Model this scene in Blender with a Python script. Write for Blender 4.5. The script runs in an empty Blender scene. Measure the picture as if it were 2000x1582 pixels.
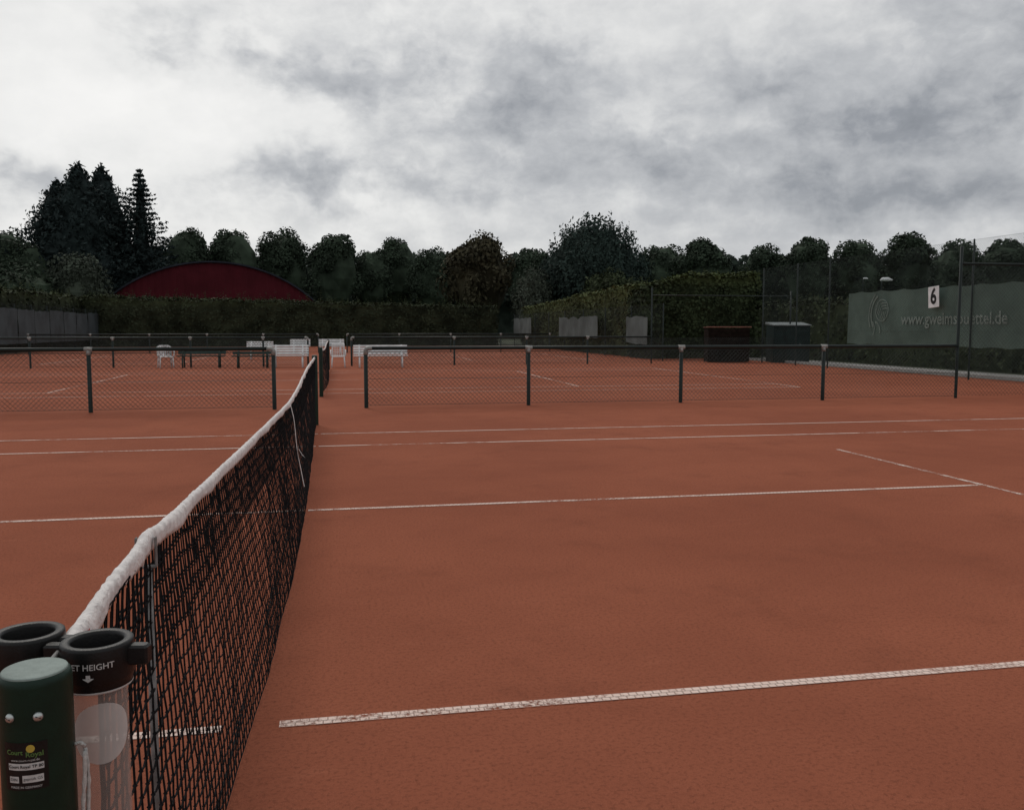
import bpy, math, random
import numpy as np
from mathutils import Vector, noise as mn
random.seed(7); rng = np.random.default_rng(7)
D = bpy.data; SC = bpy.context.scene; COL = SC.collection
F = 1746.0; PH = math.radians(10.95); CX, CY, H = 0.2925, -1.142, 1.52
TH = math.atan(151 / F); SN, CS = math.sin(PH), math.cos(PH)

def at(px, d):
    r = (px - 1000) / F * d
    return (CX + d * SN + r * CS, CY + d * CS - r * SN)
def zt(py, d): return H + (640 - py) * d / F
def lerp(a, b, t): return a + (b - a) * t
def interp(x, xs, ys): return float(np.interp(x, xs, ys))

# ------------------------------------------------------------ materials
def nodes(name):
    m = D.materials.new(name); m.use_nodes = True
    nt = m.node_tree; return m, nt, nt.nodes, nt.links, nt.nodes['Principled BSDF']
def rgba(c, k=1.0): return (min(1, c[0]*k), min(1, c[1]*k), min(1, c[2]*k), 1)
def mixcol(N, L, fac, a, b):
    mx = N.new('ShaderNodeMix'); mx.data_type = 'RGBA'
    for sock, v in ((mx.inputs[0], fac), (mx.inputs[6], a), (mx.inputs[7], b)):
        if hasattr(v, 'is_output'): L.new(v, sock)
        else: sock.default_value = v
    return mx.outputs[2]
def noise_node(N, L, scale, detail=4, rough=.55, coord='Object', vec=None):
    n = N.new('ShaderNodeTexNoise'); n.inputs['Scale'].default_value = scale
    n.inputs['Detail'].default_value = detail; n.inputs['Roughness'].default_value = rough
    if vec is None:
        tc = N.new('ShaderNodeTexCoord'); vec = tc.outputs[coord]
    L.new(vec, n.inputs['Vector']); return n
def ramp(N, L, fac, a, b):
    r = N.new('ShaderNodeMapRange'); r.interpolation_type = 'SMOOTHSTEP'
    r.inputs['From Min'].default_value = a; r.inputs['From Max'].default_value = b
    L.new(fac, r.inputs['Value']); return r.outputs['Result']
def mat(name, col, rough=.6, metal=0., var=.2, scale=12., bump=0., bscale=60., spec=.4):
    m, nt, N, L, P = nodes(name)
    n = noise_node(N, L, scale, 3)
    L.new(mixcol(N, L, ramp(N, L, n.outputs['Fac'], .3, .7), rgba(col, 1-var), rgba(col, 1+var)), P.inputs['Base Color'])
    P.inputs['Roughness'].default_value = rough; P.inputs['Metallic'].default_value = metal
    P.inputs['Specular IOR Level'].default_value = spec
    if bump:
        b = N.new('ShaderNodeBump'); b.inputs['Strength'].default_value = bump; b.inputs['Distance'].default_value = .01
        L.new(noise_node(N, L, bscale).outputs['Fac'], b.inputs['Height']); L.new(b.outputs['Normal'], P.inputs['Normal'])
    return m
def leafmat(name, col, lo=.45, hi=1.6, tint=None, scale=.7, top=None):
    m, nt, N, L, P = nodes(name)
    g = N.new('ShaderNodeNewGeometry'); tc = N.new('ShaderNodeTexCoord')
    n = noise_node(N, L, scale, 2, .5, vec=tc.outputs['Object'])
    ma = N.new('ShaderNodeMath'); ma.operation = 'MULTIPLY_ADD'
    L.new(g.outputs['Random Per Island'], ma.inputs[0]); ma.inputs[1].default_value = .28
    L.new(n.outputs['Fac'], ma.inputs[2])
    f = ramp(N, L, ma.outputs[0], .38, .90)
    t = tint or col
    c = mixcol(N, L, f, rgba(col, lo), rgba(t, hi))
    if top:      # light falling on the clipped top, painted in as paler leaf colour
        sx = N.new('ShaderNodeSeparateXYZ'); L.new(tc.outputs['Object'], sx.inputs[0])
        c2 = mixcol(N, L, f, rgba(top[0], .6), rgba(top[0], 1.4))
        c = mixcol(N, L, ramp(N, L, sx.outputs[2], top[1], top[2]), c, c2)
    L.new(c, P.inputs['Base Color'])
    P.inputs['Roughness'].default_value = .8; P.inputs['Specular IOR Level'].default_value = .08
    return m

M = {}
M['post_green'] = mat('post_green', (.004, .018, .010), .45, 0, .15, 30, .05, 200, .25)
M['fence_green'] = mat('fence_green', (.007, .015, .013), .5, 0, .3, 6, 0, 60, .3)
M['wire_green'] = mat('wire_green', (.010, .018, .016), .5, 0, .3, 6)
M['alu'] = mat('brushed_aluminium', (.5, .53, .52), .38, .75, .15, 60, .1, 300)
M['cap'] = mat('grey_cap', (.20, .245, .225), .6, 0, .15, 40, .15, 300, .3)
M['steel'] = mat('steel', (.18, .175, .17), .65, .2, .25, 40)
M['black_plastic'] = mat('black_plastic', (.008, .008, .008), .42, 0, .25, 40, .12, 400, .28)
M['net_black'] = mat('net_twine', (.009, .009, .010), .85, 0, .4, 90, 0, 60, .1)
M['tape'] = mat('white_tape', (.72, .68, .66), .85, 0, .14, 30, .7, 80, .15)
M['white_print'] = mat('white_print', (.48, .49, .48), .5, 0, .1, 80)
M['white_paint'] = mat('white_paint', (.70, .72, .72), .45, 0, .12, 5)
M['clamp'] = mat('grey_clamp', (.27, .27, .255), .5, .2, .25, 12)
M['red'] = mat('red_patch', (.55, .03, .05), .6)
M['yellow'] = mat('yellow_print', (.50, .38, .06), .5)
M['lime'] = mat('green_print', (.09, .18, .05), .5)
M['cord'] = mat('white_cord', (.62, .61, .58), .85, 0, .2, 150, .7, 500)
M['screen'] = mat('windscreen_cloth', (.118, .174, .146), .85, 0, .18, .9, .3, 40, .15)
M['screen_far'] = mat('far_windscreen', (.078, .096, .093), .85, 0, .3, .8)
M['screen_left'] = mat('left_windscreen', (.042, .055, .060), .85, 0, .3, .8)
M['screen_print'] = mat('screen_print', (.235, .30, .265), .85, 0, .15, 3)
M['screen_mark'] = mat('screen_mark', (.195, .262, .226), .85, 0, .15, 3)
M['bench_green'] = mat('bench_green', (.010, .035, .028), .5, 0, .3, 8)
M['shed_green'] = mat('shed_green', (.008, .020, .019), .6, 0, .25, 3, 0, 60, .15)
M['shed_roof'] = mat('shed_roof', (.15, .17, .17), .7, .1, .25, 4)
M['brown'] = mat('brown_board', (.014, .010, .008), .9, 0, .35, 8, 0, 60, .05)
M['pink'] = mat('faded_red_rail', (.24, .105, .08), .8, 0, .2, 8)
M['bark'] = mat('bark', (.03, .024, .018), .9, 0, .3, 4)
M['hall_red'] = mat('hall_red', (.072, .009, .014), .8, 0, .15, .5, 0, 60, .1)
M['hall_rim'] = mat('hall_rim', (.028, .030, .040), .8, 0, .2, .5, 0, 60, .1)
M['path'] = mat('path_gravel', (.30, .29, .28), .9, 0, .2, 1.5, .3, 40)
M['kerb'] = mat('kerb_concrete', (.45, .44, .42), .85, 0, .15, 4)
M['ground'] = mat('ground_grass', (.035, .045, .02), .95, 0, .35, .4)
M['linden'] = leafmat('linden_leaves', (.034, .048, .032), .5, 1.6, None, .5)
M['conifer'] = leafmat('conifer_needles', (.024, .035, .034), .5, 1.5, None, .8)
M['brown_leaf'] = leafmat('russet_leaves', (.050, .046, .028), .5, 1.6)
M['loose'] = leafmat('loose_leaves', (.029, .045, .038), .5, 1.5, None, .7)
M['grey_leaf'] = leafmat('greyish_leaves', (.058, .070, .053), .5, 1.5)
M['wood'] = leafmat('wood_leaves', (.029, .040, .031), .5, 1.6)
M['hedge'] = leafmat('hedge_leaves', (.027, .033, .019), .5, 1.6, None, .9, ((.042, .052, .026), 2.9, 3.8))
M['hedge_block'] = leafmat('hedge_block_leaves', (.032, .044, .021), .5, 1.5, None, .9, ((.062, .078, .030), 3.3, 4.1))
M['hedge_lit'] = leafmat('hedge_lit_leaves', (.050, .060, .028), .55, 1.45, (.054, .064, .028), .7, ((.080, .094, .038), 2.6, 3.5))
M['shrub'] = leafmat('shrub_leaves', (.034, .044, .022), .5, 1.6)

def clay_mat():
    m, nt, N, L, P = nodes('red_clay')
    tc = N.new('ShaderNodeTexCoord'); V = tc.outputs['Object']
    big = noise_node(N, L, .30, 5, .62, vec=V); mid = noise_node(N, L, 1.3, 6, .70, vec=V); fine = noise_node(N, L, 52, 4, .8, vec=V); gr = noise_node(N, L, 280, 2, .6, vec=V)
    mp = N.new('ShaderNodeMapping'); mp.inputs['Scale'].default_value = (.55, 1.5, 1); mp.inputs['Rotation'].default_value = (0, 0, .5); L.new(V, mp.inputs[0])
    scf = noise_node(N, L, 3.4, 5, .7, vec=mp.outputs[0])
    a, b, c = (.258, .081, .046), (.318, .103, .058), (.208, .066, .038)
    c1 = mixcol(N, L, ramp(N, L, big.outputs['Fac'], .34, .66), rgba(a), rgba(b))
    c2 = mixcol(N, L, ramp(N, L, mid.outputs['Fac'], .48, .85), c1, rgba(c))
    f0 = N.new('ShaderNodeMath'); f0.operation = 'MULTIPLY'; f0.inputs[1].default_value = .32
    L.new(ramp(N, L, scf.outputs['Fac'], .58, .74), f0.inputs[0]); c2 = mixcol(N, L, f0.outputs[0], c2, rgba((.38, .133, .078)))
    f = N.new('ShaderNodeMath'); f.operation = 'MULTIPLY'; f.inputs[1].default_value = .8
    L.new(ramp(N, L, fine.outputs['Fac'], .46, .70), f.inputs[0])
    c3 = mixcol(N, L, f.outputs[0], c2, rgba((.150, .047, .028)))
    f2 = N.new('ShaderNodeMath'); f2.operation = 'MULTIPLY'; f2.inputs[1].default_value = .65
    L.new(ramp(N, L, gr.outputs['Fac'], .53, .72), f2.inputs[0])
    c4 = mixcol(N, L, f2.outputs[0], c3, rgba((.43, .155, .095)))
    L.new(c4, P.inputs['Base Color']); P.inputs['Roughness'].default_value = .95; P.inputs['Specular IOR Level'].default_value = .04
    bm = N.new('ShaderNodeBump'); bm.inputs['Strength'].default_value = .7; bm.inputs['Distance'].default_value = .008
    ad = N.new('ShaderNodeMath'); ad.operation = 'ADD'
    L.new(fine.outputs['Fac'], ad.inputs[0]); L.new(mid.outputs['Fac'], ad.inputs[1])
    L.new(ad.outputs[0], bm.inputs['Height']); L.new(bm.outputs['Normal'], P.inputs['Normal'])
    return m
M['clay'] = clay_mat()
def line_mat():
    m, nt, N, L, P = nodes('worn_white_line')
    n1 = noise_node(N, L, 55, 4, .7); n2 = noise_node(N, L, .55, 3, .6); n3 = noise_node(N, L, 7, 4, .6)
    a = N.new('ShaderNodeMath'); a.operation = 'MULTIPLY_ADD'; a.inputs[1].default_value = .9
    L.new(n1.outputs['Fac'], a.inputs[0]); L.new(n2.outputs['Fac'], a.inputs[2])
    b = N.new('ShaderNodeMath'); b.operation = 'MULTIPLY_ADD'; b.inputs[1].default_value = .5
    L.new(n3.outputs['Fac'], b.inputs[0]); L.new(a.outputs[0], b.inputs[2])
    cover = ramp(N, L, b.outputs[0], 1.16, 1.40)
    br = N.new('ShaderNodeTexBrick'); tc = N.new('ShaderNodeTexCoord'); L.new(tc.outputs['UV'], br.inputs['Vector'])
    br.inputs['Scale'].default_value = 1; br.inputs['Mortar Size'].default_value = .0030; br.inputs['Brick Width'].default_value = .035; br.inputs['Row Height'].default_value = .03
    br.offset = .5; br.inputs['Mortar Smooth'].default_value = .3
    mo = N.new('ShaderNodeMath'); mo.operation = 'MULTIPLY'; mo.inputs[1].default_value = .6
    L.new(br.outputs['Fac'], mo.inputs[0])
    mx = N.new('ShaderNodeMath'); mx.operation = 'MAXIMUM'; L.new(mo.outputs[0], mx.inputs[0]); L.new(cover, mx.inputs[1])
    L.new(mixcol(N, L, n3.outputs['Fac'], rgba((.80, .65, .58)), rgba((.66, .48, .40))), P.inputs['Base Color']); P.inputs['Roughness'].default_value = .85
    tr = N.new('ShaderNodeBsdfTransparent'); ms = N.new('ShaderNodeMixShader')
    L.new(mx.outputs[0], ms.inputs[0]); L.new(P.outputs[0], ms.inputs[1]); L.new(tr.outputs[0], ms.inputs[2])
    L.new(ms.outputs[0], nt.nodes['Material Output'].inputs['Surface'])
    return m
M['line'] = line_mat()
def clear_mat(name, col, alpha, rough=.12):
    m, nt, N, L, P = nodes(name)
    n = noise_node(N, L, 25)
    L.new(mixcol(N, L, n.outputs['Fac'], rgba(col, .85), rgba(col, 1.15)), P.inputs['Base Color'])
    P.inputs['Roughness'].default_value = rough
    tr = N.new('ShaderNodeBsdfTransparent'); ms = N.new('ShaderNodeMixShader')
    lw = N.new('ShaderNodeLayerWeight'); lw.inputs['Blend'].default_value = .35
    ad = N.new('ShaderNodeMath'); ad.operation = 'MULTIPLY_ADD'; ad.inputs[1].default_value = .35; ad.inputs[2].default_value = alpha; ad.use_clamp = True
    L.new(lw.outputs['Facing'], ad.inputs[0]); L.new(ad.outputs[0], ms.inputs[0])
    L.new(tr.outputs[0], ms.inputs[1]); L.new(P.outputs[0], ms.inputs[2])
    L.new(ms.outputs[0], nt.nodes['Material Output'].inputs['Surface'])
    return m
M['clear'] = clear_mat('clear_plastic', (.42, .36, .33), .15, .2)
M['frost'] = clear_mat('frosted_disc', (.60, .575, .55), .62, .7)

# ------------------------------------------------------------ mesh helper
class MB:
    def __init__(s): s.v = []; s.f = []
    def add(s, vs, fs):
        o = len(s.v); s.v.extend([tuple(p) for p in vs]); s.f.extend([tuple(i + o for i in f) for f in fs]); return s
    def box(s, c, sz, rz=0., rx=0., ry=0.):
        from mathutils import Euler
        R = Euler((rx, ry, rz)).to_matrix(); c = Vector(c); vs = []
        for x in (-.5, .5):
            for y in (-.5, .5):
                for z in (-.5, .5): vs.append(c + R @ Vector((x*sz[0], y*sz[1], z*sz[2])))
        return s.add(vs, [(0,1,3,2),(4,6,7,5),(0,4,5,1),(2,3,7,6),(0,2,6,4),(1,5,7,3)])
    def bbox(s, c, sz, b=.006, rz=0.):
        hx, hy, hz = sz[0]/2, sz[1]/2, sz[2]/2; ca, sa = math.cos(rz), math.sin(rz); vs = []
        for z, k in ((-hz, b), (-hz+b, 0), (hz-b, 0), (hz, b)):
            x, y = hx-k, hy-k; e = b
            for px, py in ((x-e,-y),(x,-y+e),(x,y-e),(x-e,y),(-x+e,y),(-x,y-e),(-x,-y+e),(-x+e,-y)):
                vs.append((c[0]+px*ca-py*sa, c[1]+px*sa+py*ca, c[2]+z))
        fs = [tuple(range(7,-1,-1)), tuple(range(24,32))]
        for k in range(3):
            for i in range(8): j = (i+1) % 8; fs.append((k*8+i, k*8+j, k*8+8+j, k*8+8+i))
        return s.add(vs, fs)
    def seg(s, a, b, r, n=4, r2=None, cap=False):
        a = Vector(a); b = Vector(b); d = b - a
        if d.length < 1e-7: return s
        d.normalize(); u = d.orthogonal().normalized(); w = d.cross(u); r2 = r if r2 is None else r2
        vs = [a + (u*math.cos(t) + w*math.sin(t))*r for t in [2*math.pi*i/n for i in range(n)]]
        vs += [b + (u*math.cos(t) + w*math.sin(t))*r2 for t in [2*math.pi*i/n for i in range(n)]]
        fs = [(i, (i+1) % n, n+(i+1) % n, n+i) for i in range(n)]
        if cap: fs += [tuple(range(n-1,-1,-1)), tuple(range(n, 2*n))]
        return s.add(vs, fs)
    def path(s, pts, rs, n=8, cap=True):
        pts = [Vector(p) for p in pts]; k = len(pts)
        if not hasattr(rs, '__len__'): rs = [rs]*k
        vs = []; u = None
        for i in range(k):
            t = (pts[min(i+1, k-1)] - pts[max(i-1, 0)]).normalized()
            u = t.orthogonal().normalized() if u is None else (u - t*u.dot(t)).normalized()
            w = t.cross(u)
            for j in range(n):
                a = 2*math.pi*j/n; vs.append(pts[i] + (u*math.cos(a) + w*math.sin(a))*rs[i])
        fs = [(i*n+j, i*n+(j+1) % n, (i+1)*n+(j+1) % n, (i+1)*n+j) for i in range(k-1) for j in range(n)]
        if cap: fs += [tuple(range(n-1,-1,-1)), tuple(range((k-1)*n, k*n))]
        return s.add(vs, fs)
    def lathe(s, prof, n=40, c=(0,0,0)):
        vs = []; k = len(prof)
        for r, z in prof:
            for i in range(n):
                a = 2*math.pi*i/n; vs.append((c[0]+r*math.cos(a), c[1]+r*math.sin(a), c[2]+z))
        fs = [(j*n+i, j*n+(i+1) % n, (j+1)*n+(i+1) % n, (j+1)*n+i) for j in range(k-1) for i in range(n)]
        return s.add(vs, fs)
    def build(s, name, m, parent=None, smooth=False, label=None):
        me = D.meshes.new(name); me.from_pydata(s.v, [], s.f)
        if smooth: me.polygons.foreach_set('use_smooth', [True]*len(me.polygons))
        me.materials.append(M[m] if isinstance(m, str) else m); me.update()
        o = D.objects.new(name, me); COL.objects.link(o)
        if parent: o.parent = parent
        if label: o['label'] = label
        return o
def tag(o, label=None, cat=None, group=None, kind=None):
    for k, v in (('label', label), ('category', cat), ('group', group), ('kind', kind)):
        if v: o[k] = v
    return o
def thing(name, label, cat, loc=(0,0,0), rz=0., group=None):
    o = D.objects.new(name, None); COL.objects.link(o); o.location = loc; o.rotation_euler = (0,0,rz); o.empty_display_size = .1
    return tag(o, label, cat, group)
def text_geo(body, size, bold=0., align='CENTER'):
    cu = D.curves.new('lettering', 'FONT'); cu.body = body; cu.size = size; cu.align_x = align; cu.align_y = 'CENTER'; cu.offset = bold; cu.resolution_u = 3
    o = D.objects.new('lettering', cu); COL.objects.link(o); bpy.context.view_layer.update()
    me = D.meshes.new_from_object(o.evaluated_get(bpy.context.evaluated_depsgraph_get()))
    vs = [tuple(v.co) for v in me.vertices]; fs = [tuple(p.vertices) for p in me.polygons]
    D.objects.remove(o); D.curves.remove(cu); D.meshes.remove(me); return vs, fs

# ------------------------------------------------------------ camera, world, sun
cam = D.cameras.new('camera'); co = D.objects.new('camera', cam); COL.objects.link(co)
cam.sensor_width = 36; cam.lens = 36*F/2000; cam.clip_start = .05; cam.clip_end = 6000
co.location = (CX, CY, H); co.rotation_euler = (math.pi/2 - TH, 0, -PH); SC.camera = co
SC.view_settings.view_transform = 'Standard'; SC.view_settings.look = 'None'; SC.view_settings.exposure = 0
def pix_dir(px, py):
    x, y = (px-1000)/F, (791-py)/F
    fw = Vector((SN*math.cos(TH), CS*math.cos(TH), -math.sin(TH))); rt = Vector((CS, -SN, 0)); up = rt.cross(fw)
    return (fw + rt*x + up*y).normalized()
def azel(px, py):
    d = pix_dir(px, py); return math.atan2(d.x, d.y), d.z
SUN_AZ, SUN_EL = math.radians(-14), math.radians(46)
w = D.worlds.new('World'); SC.world = w; w.use_nodes = True
nt = w.node_tree; N = nt.nodes; L = nt.links; N.clear()
def math_(op, a, b=None, c=None, clamp=False):
    n = N.new('ShaderNodeMath'); n.operation = op; n.use_clamp = clamp
    for i, v in enumerate((a, b, c)):
        if v is None: continue
        if hasattr(v, 'is_output'): L.new(v, n.inputs[i])
        else: n.inputs[i].default_value = v
    return n.outputs[0]
def vmath(op, a, b=None, c=None, out=0):
    n = N.new('ShaderNodeVectorMath'); n.operation = op
    for i, v in enumerate((a, b, c)):
        if v is None: continue
        if hasattr(v, 'is_output'): L.new(v, n.inputs[i])
        else: n.inputs[i].default_value = v
    return n.outputs['Value'] if out else n.outputs[0]
tc = N.new('ShaderNodeTexCoord'); dirv = tc.outputs['Generated']
def wnoise(vec, scale, detail, rough=.55):
    n = N.new('ShaderNodeTexNoise'); n.inputs['Scale'].default_value = scale; n.inputs['Detail'].default_value = detail; n.inputs['Roughness'].default_value = rough
    L.new(vec, n.inputs['Vector']); return n
nw = wnoise(dirv, 13, 4, .6)
warp = vmath('MULTIPLY_ADD', nw.outputs['Color'], (.13, .13, .10), (-.065, -.065, -.05))
dw = vmath('ADD', dirv, warp)
sp = N.new('ShaderNodeSeparateXYZ'); L.new(dw, sp.inputs[0])
s0 = N.new('ShaderNodeSeparateXYZ'); L.new(dirv, s0.inputs[0])
az = math_('ARCTAN2', sp.outputs[0], sp.outputs[1])
cb = N.new('ShaderNodeCombineXYZ'); L.new(az, cb.inputs[0]); L.new(sp.outputs[2], cb.inputs[1]); ae = cb.outputs[0]
fb = wnoise(vmath('MULTIPLY', dirv, (1, 1, 2.0)), 7.0, 3, .5); fb2 = wnoise(vmath('MULTIPLY_ADD', warp, (.35, .35, .35), vmath('MULTIPLY', dirv, (1, 1, 1.6))), 17.0, 6, .60)
blobs = [(290,95,62,48,.20),(540,140,80,38,.24),(680,165,62,42,.21),(820,110,70,52,.19),(1085,125,80,54,.23),(950,205,115,42,.18),
 (600,340,110,36,.26),(1000,270,200,40,.14),(1250,310,150,38,.18),(1480,175,78,36,.20),(1650,250,180,48,.19),
 (1900,215,170,54,.19),(1560,365,240,40,.18),(1880,390,190,38,.15),(60,330,95,44,.22),(850,355,160,32,.18),(1950,50,160,54,.15),
 (180,190,230,100,-.14),(1300,45,240,60,-.10),(1450,240,70,32,-.11)]
acc = None
for px, py, sx, sy, amp in blobs:
    a0, e0 = azel(px, py); ka, ke = F/sx/1.1, F/sy/1.1
    v = vmath('MULTIPLY_ADD', ae, (ka, ke, 0), (-a0*ka, -e0*ke, 0))
    g = math_('EXPONENT', math_('MULTIPLY', vmath('DOT_PRODUCT', v, v, out=1), -1.0))
    acc = math_('MULTIPLY_ADD', g, amp, acc if acc is not None else 0.0)
acc = math_('MULTIPLY', acc, math_('MULTIPLY_ADD', fb2.outputs['Fac'], 1.6, .20))
sdir = pix_dir(260, -40)
sd = vmath('DOT_PRODUCT', dirv, tuple(sdir), out=1)
glow = math_('POWER', math_('MAXIMUM', sd, 0), 9.0)
base = math_('MULTIPLY_ADD', glow, .23, .525)
base = math_('MULTIPLY_ADD', math_('SUBTRACT', fb.outputs['Fac'], .5), -.32, base)
base = math_('MULTIPLY_ADD', math_('SUBTRACT', fb2.outputs['Fac'], .5), -.44, base)
br = math_('SUBTRACT', base, acc)
hz = math_('POWER', math_('SUBTRACT', 1.0, math_('MAXIMUM', s0.outputs[2], 0)), 20.0)
br = math_('ADD', math_('MULTIPLY', br, math_('SUBTRACT', 1, math_('MULTIPLY', hz, .5))), math_('MULTIPLY', hz, .5*.50))
rp = N.new('ShaderNodeValToRGB'); L.new(br, rp.inputs[0])
e = rp.color_ramp.elements; e[0].position = .0; e[0].color = (.215, .230, .253, 1); e[1].position = 1; e[1].color = (.97, .96, .94, 1)
for p, c in ((.25, (.300,.316,.344,1)), (.5, (.515,.527,.545,1)), (.72, (.81,.81,.80,1))):
    x = e.new(p); x.color = c
sky = N.new('ShaderNodeTexSky'); sky.sky_type = 'NISHITA'; sky.sun_disc = False; sky.sun_elevation = SUN_EL; sky.sun_rotation = SUN_AZ
b1 = N.new('ShaderNodeBackground'); b1.inputs[1].default_value = .08; L.new(sky.outputs[0], b1.inputs[0])
b2 = N.new('ShaderNodeBackground'); b2.inputs[1].default_value = 1.0; L.new(rp.outputs[0], b2.inputs[0])
ms = N.new('ShaderNodeMixShader'); ms.inputs[0].default_value = .97; L.new(b1.outputs[0], ms.inputs[1]); L.new(b2.outputs[0], ms.inputs[2])
wo = N.new('ShaderNodeOutputWorld'); L.new(ms.outputs[0], wo.inputs[0])
sl = D.lights.new('sun', 'SUN'); sl.energy = .95; sl.angle = math.radians(14); sl.color = (1, .94, .86)
so = D.objects.new('sun', sl); COL.objects.link(so)
sv = Vector((math.sin(SUN_AZ)*math.cos(SUN_EL), math.cos(SUN_AZ)*math.cos(SUN_EL), math.sin(SUN_EL)))
so.rotation_euler = (-sv).to_track_quat('-Z', 'Y').to_euler(); so.location = (0, 0, 30)

# ------------------------------------------------------------ ground
def sheet(name, x0, x1, y0, y1, z, m):
    mb = MB(); mb.add([(x0,y0,z),(x1,y0,z),(x1,y1,z),(x0,y1,z)], [(0,1,2,3)])
    return tag(mb.build(name, m), kind='structure')
sheet('ground', -2500, 2500, -600, 4500, -.006, 'ground')
sheet('clay_ground', -18.6, 19.2, -14, 73.4, 0, 'clay')
sheet('path', 19.5, 21.8, -10, 41, .0, 'path')
mb = MB(); mb.box((19.35, 15, .03), (.12, 50, .14)); tag(mb.build('kerb', 'kerb'), kind='structure')
def court_lines(y0, wd, trim=None):
    vs = []; fs = []; uv = []
    def strip(ax, a0, a1, c, wdt):
        o = len(vs); h = wdt/2
        if ax == 'x': q = [(a0, c-h), (a1, c-h), (a1, c+h), (a0, c+h)]
        else: q = [(c+h, a0), (c+h, a1), (c-h, a1), (c-h, a0)]
        vs.extend([(p[0], p[1], .004) for p in q]); fs.append((o, o+1, o+2, o+3))
        uv.extend([(a0, -h), (a1, -h), (a1, h), (a0, h)])
    ys, yd, yc, yS, yD = y0+2.285, y0+.914, y0+6.4, y0+10.515, y0+11.885
    for k in (-1, 1):
        for y in (ys, yd, yS, yD):
            g0 = .02
            if trim and y == ys: g0 = .045 if k > 0 else .17
            strip('x', *sorted((k*g0, k*11.84)), y, wd)
        strip('x', *sorted((k*.02, k*6.36)), yc, wd)
        strip('y', ys+wd/2+.01, yc-wd/2-.01, k*6.4, wd*.9)
        strip('y', yc-wd/2-.005, (trim if trim and k > 0 else yS-wd/2-.01), k*6.4, wd*.9)
        strip('y', yd-wd/2, yD+wd/2, k*11.89, wd)
    me = D.meshes.new('court_marking'); me.from_pydata(vs, [], fs); u = me.uv_layers.new()
    for i, c in enumerate(uv): u.data[i].uv = c
    me.materials.append(M['line']); o = D.objects.new('court_marking', me); COL.objects.link(o); tag(o, kind='structure')
court_lines(0, .060, 8.98); court_lines(19, .062); court_lines(38, .065)

# ------------------------------------------------------------ nets
TY = [.15,.875,1.6,2.5,3.6,5.1,6.4,7.5,9,10.6,12,13.1]
TX = [-.098,-.123,-.15,-.17,-.165,-.14,-.118,-.107,-.107,-.105,-.09,-.08]
TZ = [1.075,1.068,1.02,.975,.945,.925,.914,.935,.975,1.02,1.05,1.065]
from bisect import bisect
def smooth_interp(y, xs, ys):
    i = max(0, min(len(xs)-2, bisect(xs, y)-1)); t = (y-xs[i])/(xs[i+1]-xs[i]); t = max(0, min(1, t))
    m0 = (ys[i+1]-ys[max(i-1,0)])/(xs[i+1]-xs[max(i-1,0)]) if i > 0 else (ys[1]-ys[0])/(xs[1]-xs[0])
    m1 = (ys[min(i+2,len(ys)-1)]-ys[i])/(xs[min(i+2,len(ys)-1)]-xs[i])
    h = xs[i+1]-xs[i]
    return (2*t**3-3*t*t+1)*ys[i]+(t**3-2*t*t+t)*h*m0+(-2*t**3+3*t*t)*ys[i+1]+(t**3-t*t)*h*m1
def tape_pt(y):
    k = .012*math.exp(-((y-.875)/.10)**2)          # small kink where the stick lifts the band
    return Vector((smooth_interp(y, TY, TX), y, smooth_interp(y, TY, TZ) + k))
BY = [.3,1.69,3,4.5,6.4,8.5,10.5,13.1]; BX = [-.115,-.078,-.03,-.005,.0,-.02,-.045,-.08]
def net_pt(y, v):
    t = tape_pt(y); xb = smooth_interp(y, BY, BX)
    z = lerp(.012, t.z-.03, v); x = lerp(xb, t.x, v**1.2)
    x += .012*mn.noise(Vector((y*1.3, v*2.2, 3.1))) + .004*mn.noise(Vector((y*6, v*5, 9)))
    return Vector((x, y, z))
def make_net(root, y0, y1, cell, r, near, jit, dbl):
    ny = int((y1-y0)/cell); nz = 20; mb = MB(); g = []
    for i in range(ny+1):
        y = y0 + (y1-y0)*i/ny; row = []
        for j in range(nz+1):
            p = net_pt(y, j/nz)
            if 0 < j < nz:
                p.x += random.gauss(0, jit); p.y += random.gauss(0, jit) + .007*mn.noise(Vector((y*3, j*.3, 5))); p.z += random.gauss(0, jit) + .009*mn.noise(Vector((y*4, j*.35, 1)))
            row.append(p)
        g.append(row)
    for i in range(ny+1):
        n = 5 if g[i][0].y < near else 3
        for j in range(nz+1):
            if j < nz: mb.seg(g[i][j], g[i][j+1], r, n)
            if i < ny:
                if n == 5:
                    mid = (g[i][j]+g[i+1][j])/2 - Vector((0, 0, .0055 if 0 < j < nz else 0)); mb.seg(g[i][j], mid, r, n); mb.seg(mid, g[i+1][j], r, n)
                else: mb.seg(g[i][j], g[i+1][j], r, n)
            if n == 5 and 0 < j:
                p = g[i][j]; k = r*2.1
                mb.add([p+Vector(q)*k for q in ((1,0,0),(0,1,0),(-1,0,0),(0,-1,0),(0,0,1.3),(0,0,-1.3))], [(0,1,4),(1,2,4),(2,3,4),(3,0,4),(1,0,5),(2,1,5),(3,2,5),(0,3,5)])
    if dbl:
        for i in range(ny+1):
            for j in range(nz-5, nz):
                o = Vector((.006, .006, -.008)); a = g[i][j]+o; b = g[i][j+1]+o
                mb.seg(a, b, r*.85, 3)
                if i < ny: mb.seg(a, g[i+1][j]+o, r*.85, 3)
    mb.seg(g[0][0], g[-1][0], r*1.6, 4)
    for j in range(nz): mb.seg(g[0][j], g[0][j+1], r*1.8, 5)
    mb.build('netting', 'net_black', root)
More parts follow.
